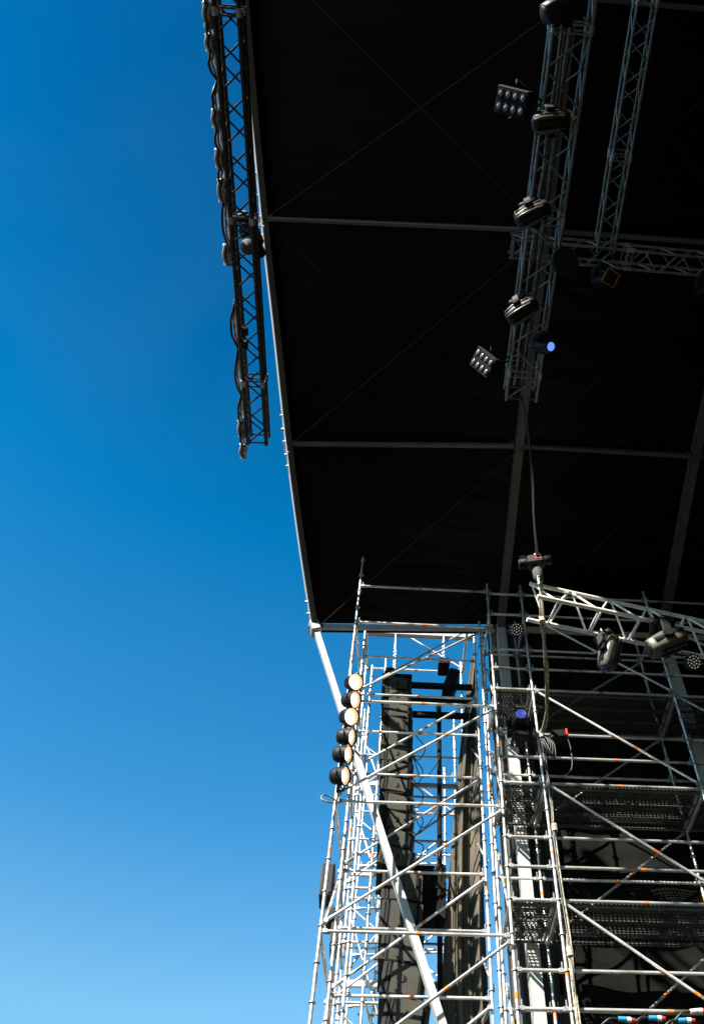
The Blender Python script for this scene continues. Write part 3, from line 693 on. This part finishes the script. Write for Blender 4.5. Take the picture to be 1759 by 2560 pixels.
# ------------------------------------------------------------------ speaker columns
ORD = ['topmost', 'second', 'third', 'fourth', 'fifth', 'sixth', 'seventh', 'eighth', 'ninth', 'tenth', 'eleventh', 'twelfth', 'thirteenth']
def cabinet(label, ctr, tilt, w, h, d, group, big):
    """d along x (front at -x), w along y, seen from its side"""
    ctr = V(ctr); t = thing('line_array_speaker', label, 'speaker', ctr, group); c_, s_ = math.cos(tilt), math.sin(tilt)
    X = V((c_, 0, s_)); Zv = V((-s_, 0, c_)); Yv = V((0, 1, 0))
    yb = w * .40                       # narrower at the rear
    def P(x, y, z): return ctr + X * x + Yv * y + Zv * z
    def prism(x0, x1, y0, y1, hh, M, m):
        vs = [P(x, sg * y, z) for x, y in ((x0, y0), (x1, y1)) for sg in (-1, 1) for z in (-hh, hh)]
        m.add(vs, [(0, 1, 3, 2), (4, 6, 7, 5), (0, 4, 5, 1), (2, 3, 7, 6), (0, 2, 6, 4), (1, 5, 7, 3)], M)
    hh = h / 2 - .013
    m = MB(); prism(-d * .28, d * .34, w / 2, w * .46, hh, SPEAKER, m); prism(d * .34, d * .5, w * .46 - .006, w * .44, hh - .006, SPEAKER, m)
    prism(-d * .34, -d * .28, w / 2 - .015, w / 2 - .015, hh - .005, BLACK2, m); cab = m.build('cabinet', t)
    m = MB(); prism(-d * .5, -d * .34, w / 2 - .004, w / 2 - .004, hh, GRILLE, m); m.build('grille', t)
    hx = -.02 * d; y = -w / 2 * (1 - .08 * (hx + .28 * d) / (.62 * d))
    m = MB().lathe(P(hx, y + .012, 0), -Yv, [(0, .058), (.014, .058), (.014, .048), (.002, .045)], BLACK2, 18, False)
    m.lathe(P(hx, y + .004, 0), -Yv, [(0, .045), (.003, .044)], BLACK, 14); m.box(P(hx, y - .004, 0), (.022, .02, .10), SPEAKER, (X, Yv, Zv), .004); m.build('handle', t)
    m = MB()
    for x in (-d * .40, d * .38):
        m.box(P(x, -w / 2 * .93 - .02, 0), (.045, .03, h * .86), BLACK2, (X, Yv, Zv), .006)
    m.box(P(-.03 * d, 0, -h / 2 + .004), (d * .66, w * 1.006, .030), BLACK2, (X, Yv, Zv)); m.build('rigging', t)
    return t
N1 = 12; z_top, z_bot = PY(990, 1690, 12.85).z, PY(990, 2164, 12.85).z; h1 = (z_top - z_bot) / N1
for k in range(N1):
    z = z_top - h1 * (k + .5); xm = PY(990, 1690 + (2164 - 1690) * (k + .5) / N1, 12.85).x + .02 * (1 - k / N1)
    cabinet(f'{ORD[k]} grey speaker cabinet from the top of the upper speaker column', (xm, YA, z), -.0015 * k * k, 1.0, h1 - .004, .60, 'upper speaker column', False)
z2 = z_bot - .12; x2 = PY(1000, 2170, 12.85).x
for k in range(6):
    h = .50; z = z2 - h / 2; tl = -.02 - .035 * k
    cabinet(f'{ORD[k]} large speaker cabinet from the top of the lower speaker column', (x2 + .04, YA, z), tl, 1.05, h - .006, .66, 'lower speaker column', True)
    z2 -= h; x2 += -math.tan(tl) * h * .9
# flying hardware
t = thing('array_fly_frame', 'black steel frame on top of the upper speaker column, with long rear bars', 'rigging frame', (0, YA, z_top))
xt = PY(990, 1690, 12.85).x
MB().box((xt + .02, YA, z_top + .08), (.62, .9, .12), BLACK2, None, .02).build('frame', t)
MB().lathe((xt - .12, YA - .5, z_top + .12), (0, 1, 0), [(0, .13), (.3, .13)], BLACK, 16).build('bumper', t)
for zz, l in ((.0, 1.3), (-.42, 1.2), (-.80, 1.2)):
    MB().box((xt + .30 + l / 2, YA - .25, z_top + zz), (l, .10, .12), BLACK2, None, .01).build('rear_bar', t)
MB().box(PY(1108, 1667, YA - .1), (.24, .4, .22), BLACK2, None, .03).build('end_block', t)
MB().box(PY(1126, 1714, YA - .1), (.24, .5, .62), BLACK2, (V((.96, 0, -.28)).normalized(), V((0, 1, 0)), V((.28, 0, .96)).normalized()), .04).build('end_block', t)
hk = PY(988, 1610, YA); hk2 = PY(1108, 1612, YA)
def hang_chain(label, p, q):
    t = thing('hanging_chain', label, 'chain', q, 'chains over the speaker tower'); d = (q - p).normalized(); u = d.orthogonal(); b = d.cross(u); L = (q - p).length
    m = MB().tube([p, lerp(p, q, .36)], [.012, .03], WHITEP, 10); m.build('sling', t)
    m = MB(); n = int(L * .42 / .05)
    for k in range(n):
        c = lerp(p, q, .37) + d * (k + .5) * .05; a = u if k % 2 else b
        m.tube([c - d * .032, c - d * .02 + a * .022, c + d * .02 + a * .022, c + d * .032, c + d * .02 - a * .022, c - d * .02 - a * .022, c - d * .032], .010, GALV, 6)
    m.build('chain', t)
    e = lerp(p, q, .8); m = MB().tube([e, e + d * L * .1], .035, BLACK2, 10); m.tube([e + d * L * .1 + u * .03 * math.sin(k) + d * (.05 - .05 * math.cos(k)) for k in [i * .6 for i in range(9)]], .012, GALV, 8); m.tube([e + d * L * .1, q], .012, GALV, 8); m.build('hook', t)
hang_chain('silver hook chain hanging from the crown beam above the upper speaker column', V((hk.x, YA - .1, zb - .08)), V((hk.x, YA - .1, z_top + .18)))
hang_chain('thinner hook chain hanging from the crown beam above the dark end block', V((hk2.x, YA - .1, zb - .08)), PY(1106, 1660, YA - .1))
# steadying pole with green straps behind the speakers, and its motor cluster
pp0, pp1 = PY(1097, 1752, YA + .1), PY(1108, 2420, YA + .1)
t = thing('black_support_pole', 'black vertical pole with green straps beside the upper speaker column', 'pole', pp1)
MB().tube([pp0, V((pp0.x + .02, YA + .1, 0.05))], .045, BLACK2, 12).build('pole', t)
for yf in (1768, 1800): p = PY(1096, yf, YA + .1); MB().tube([p + V((0, 0, .07)), p - V((0, 0, .07))], .06, GREENS, 10).build('strap', t)
t = thing('amplifier_rack', 'black open steel rack with power gear behind the lower speaker column', 'equipment rack', PY(1080, 2310, YA + .3))
q0 = PY(1045, 2175, YA + .2); q1 = PY(1102, 2300, YA + .2); wq = q1.x - q0.x; hq = q0.z - q1.z
for z, hh in ((q0.z - .06, .14), (q0.z - hq * .40, .16), (q1.z + .1, .34)): MB().box(((q0.x + q1.x) / 2, YA + .3, z), (wq + .16, .5, hh), BLACK2, None, .02).build('unit', t)
for x in (q0.x - .05, q1.x + .04): MB().box((x, YA + .3, (q0.z + q1.z) / 2), (.07, .45, hq + .1), BLACK2, None, .01).build('upright', t)
# loose speaker cables
t = thing('speaker_cable', 'thin black cables looping behind the upper speaker column', 'cable', (xt + .3, YA, z_bot))
for k in range(7):
    z = z_top - 1.0 - k * .55; x0 = xt + .28
    pts = [V((x0, YA - .2, z)), V((x0 + .16, YA - .15 + .05 * k % 2, z - .25)), V((x0 + .30 + .1 * rnd.random(), YA, z - .45)), V((x0 + .22, YA, z - .75)), V((x0 + .05, YA - .2, z - .62))]
    MB().tube(curve(pts, 6), .010, CABLE, 6).build('cable', t)
    if k % 2: MB().tube(curve([V((x0 + .1, YA, z)), V((x0 + .3, YA, z - .6)), V((x0 + .55, YA, z - .35)), V((pp0.x, YA, z))], 6), .009, CABLE, 6).build('cable', t)
# far speaker boxes seen past the left of the tower
for k, (fx, fy, fw, fh) in enumerate(((818, 2215, 24, 84), (826, 2302, 22, 34), (840, 2350, 22, 60))):
    p = PY(fx, fy, 14.9); p2 = PY(fx + fw / 2, fy + fh / 2, 14.9); w_, h_ = abs(p2.x - p.x) * 2, abs(p2.z - p.z) * 2
    lab = ('upper tall', 'short middle', 'lowest tall')[k] + ' grey box of the three at the outer edge of the speaker tower'
    t = thing('side_speaker', lab, 'speaker', p, 'speakers on the outer edge of the tower')
    MB().box(p, (w_, .5, h_), SPEAKER, None, .02).build('cabinet', t); MB().box(p + V((0, -.26, 0)), (w_ * .8, .03, h_ * .86), GRILLE, None, .005).build('grille', t)
    MB().box(p + V((w_ / 2 + .05, 0, 0)), (.12, .06, .06), GALV2).build('bracket', t)

# ------------------------------------------------------------------ par cans on their upright bar
t = thing('par_bar', 'vertical pipe on the outer corner of the tower carrying six par cans', 'pipe', (XL - .02, 10.98, 9.8))
MB().tube([V((XL + .02, 11.0, 9.75)), V((XL + .02, 11.0, 12.6))], .024, GALV2, 10).build('pipe', t)
m = MB(); m.tube(curve([PY(842, 2002, 11), PY(815, 1988, 10.9), PY(803, 1993, 10.85), PY(808, 2001, 10.85), PY(825, 2006, 10.9), PY(842, 2008, 11)], 6), .013, CABLEW, 8); m.build('cable_loop', t)
PARS = [((883, 1706), (.55, -.72, -.5), 'brightest, topmost'), ((878, 1750), (.84, -.50, -.35), 'second from top'), ((871, 1792), (.62, -.66, -.5), 'third from top'), ((867, 1842), (.93, -.30, -.25), 'fourth from top'), ((858, 1886), (.92, -.36, -.25), 'fifth from top'), ((851, 1940), (.90, -.40, -.25), 'lowest')]
for k, (q, aim, nm) in enumerate(PARS):
    c = PY(*q, 10.82); a = V(aim).normalized(); t = thing('par_can', f'par can with glowing warm lens, {nm} of six on the tower corner', 'stage lamp', c, 'par cans on the tower corner')
    r = .145
    can = MB().lathe(c - a * .16, a, [(0, r * .35), (.015, r * .72), (.05, r * .86), (.10, r * .92), (.235, r), (.265, r * 1.05), (.265, r * .98), (.225, r * .94)], BLACK, 24, False)
    can.add([c - a * .16 + (a.orthogonal().normalized() * math.cos(q_) + a.cross(a.orthogonal().normalized()) * math.sin(q_)) * r * .35 for q_ in [i * math.pi / 6 for i in range(12)]], [tuple(range(12))], BLACK)
    can.build('can', t)
    MB().lathe(c, a, [(-.02, r * .22), (.005, r * .5), (.04, r * .78), (.07, r * .93), (.078, r * .97)], AMBER, 24, False).build('reflector', t)
    u_ = a.orthogonal().normalized()
    MB().lathe(c + u_ * .012, a, [(-.03, .02), (.0, r * .44), (.035, r * .58), (.06, r * .46), (.075, r * .2), (.078, .004)], WARM, 20, False).build('bulb', t)
    m = MB()
    for q_ in range(3): e_ = u_ * math.cos(q_ * 2.1 + k) + a.cross(u_) * math.sin(q_ * 2.1 + k); m.box(c + a * .108 + e_ * r * 1.0, (.02, .02, .03), GALV2, None, .004)
    m.build('lens_clip', t)
    sd = a.cross(V((0, 0, 1))).normalized(); m = MB()
    m.tube([c + sd * r * 1.05, c + sd * r * 1.05 - V((0, 0, .17)), c - sd * r * 1.05 - V((0, 0, .17)), c - sd * r * 1.05], .012, BLACK2, 6); m.tube([c - V((0, 0, .17)), V((XL + .02, 11.0, c.z - .17))], .016, BLACK2, 8); m.build('yoke', t)

# ------------------------------------------------------------------ things on the side scaffold
moving_head('black moving head standing on the scaffold rail, round blue lens facing up', PY(1300, 1858, 11.0), (.02, -.95, -.05), .95, up=(0, 0, -1), lens=BLUE_DIM, highlight=None)
p = PY(1392, 1842, 11.0)
t = thing('ballast_box', 'dark lamp ballast with a red tag and dangling cable under the scaffold rail', 'power box', p)
MB().box(p, (.26, .2, .17), BLACK, (V((.98, 0, .17)), V((0, 1, 0)), V((-.17, 0, .98))), .02).build('casing', t)
MB().box(p + V((.15, -.08, .04)), (.035, .05, .14), RED, None, .008).build('tag', t)
MB().tube(curve([p + V((.15, -.05, 0)), p + V((.19, -.03, -.3)), p + V((.16, 0, -.65)), p + V((.0, .05, -.8))], 6), .009, CABLE, 6).build('cable', t)
for k, (fx, fy, A, B) in enumerate(((1556, 2548, BLUEP, 'bright blue'), (1632, 2545, BLUEP, 'white ringed blue'), (1706, 2551, BLUEP, 'rightmost blue and white'), (1735, 2528, WHITEP, 'pale blue upper'))):
    p = PY(fx, fy, 11.0); t = thing('cable_connector', f'{B} cable plug lying along the bottom scaffold rail', 'plug', p, 'coloured plugs on the bottom rail')
    ax = V((1, 0, -.08 + .05 * k)).normalized(); m = MB().lathe(p - ax * .06, ax, [(0, .028), (.10, .032), (.11, .026)], A, 14); m.build('body', t)
    MB().lathe(p + ax * .05, ax, [(0, .033), (.05, .033)], WHITEP, 14).build('collar', t); MB().lathe(p + ax * .10, ax, [(0, .026), (.05, .024)], RED, 14).build('tip', t)
    MB().tube(curve([p - ax * .06, p - ax * .2 + V((0, 0, -.03)), p - ax * .35 + V((0, .1, -.2)), p - ax * .3 + V((0, .2, -.6))], 5), .016, CABLE, 7).build('tail', t)
for o in bpy.data.objects:
    if '_org' in o: del o['_org']
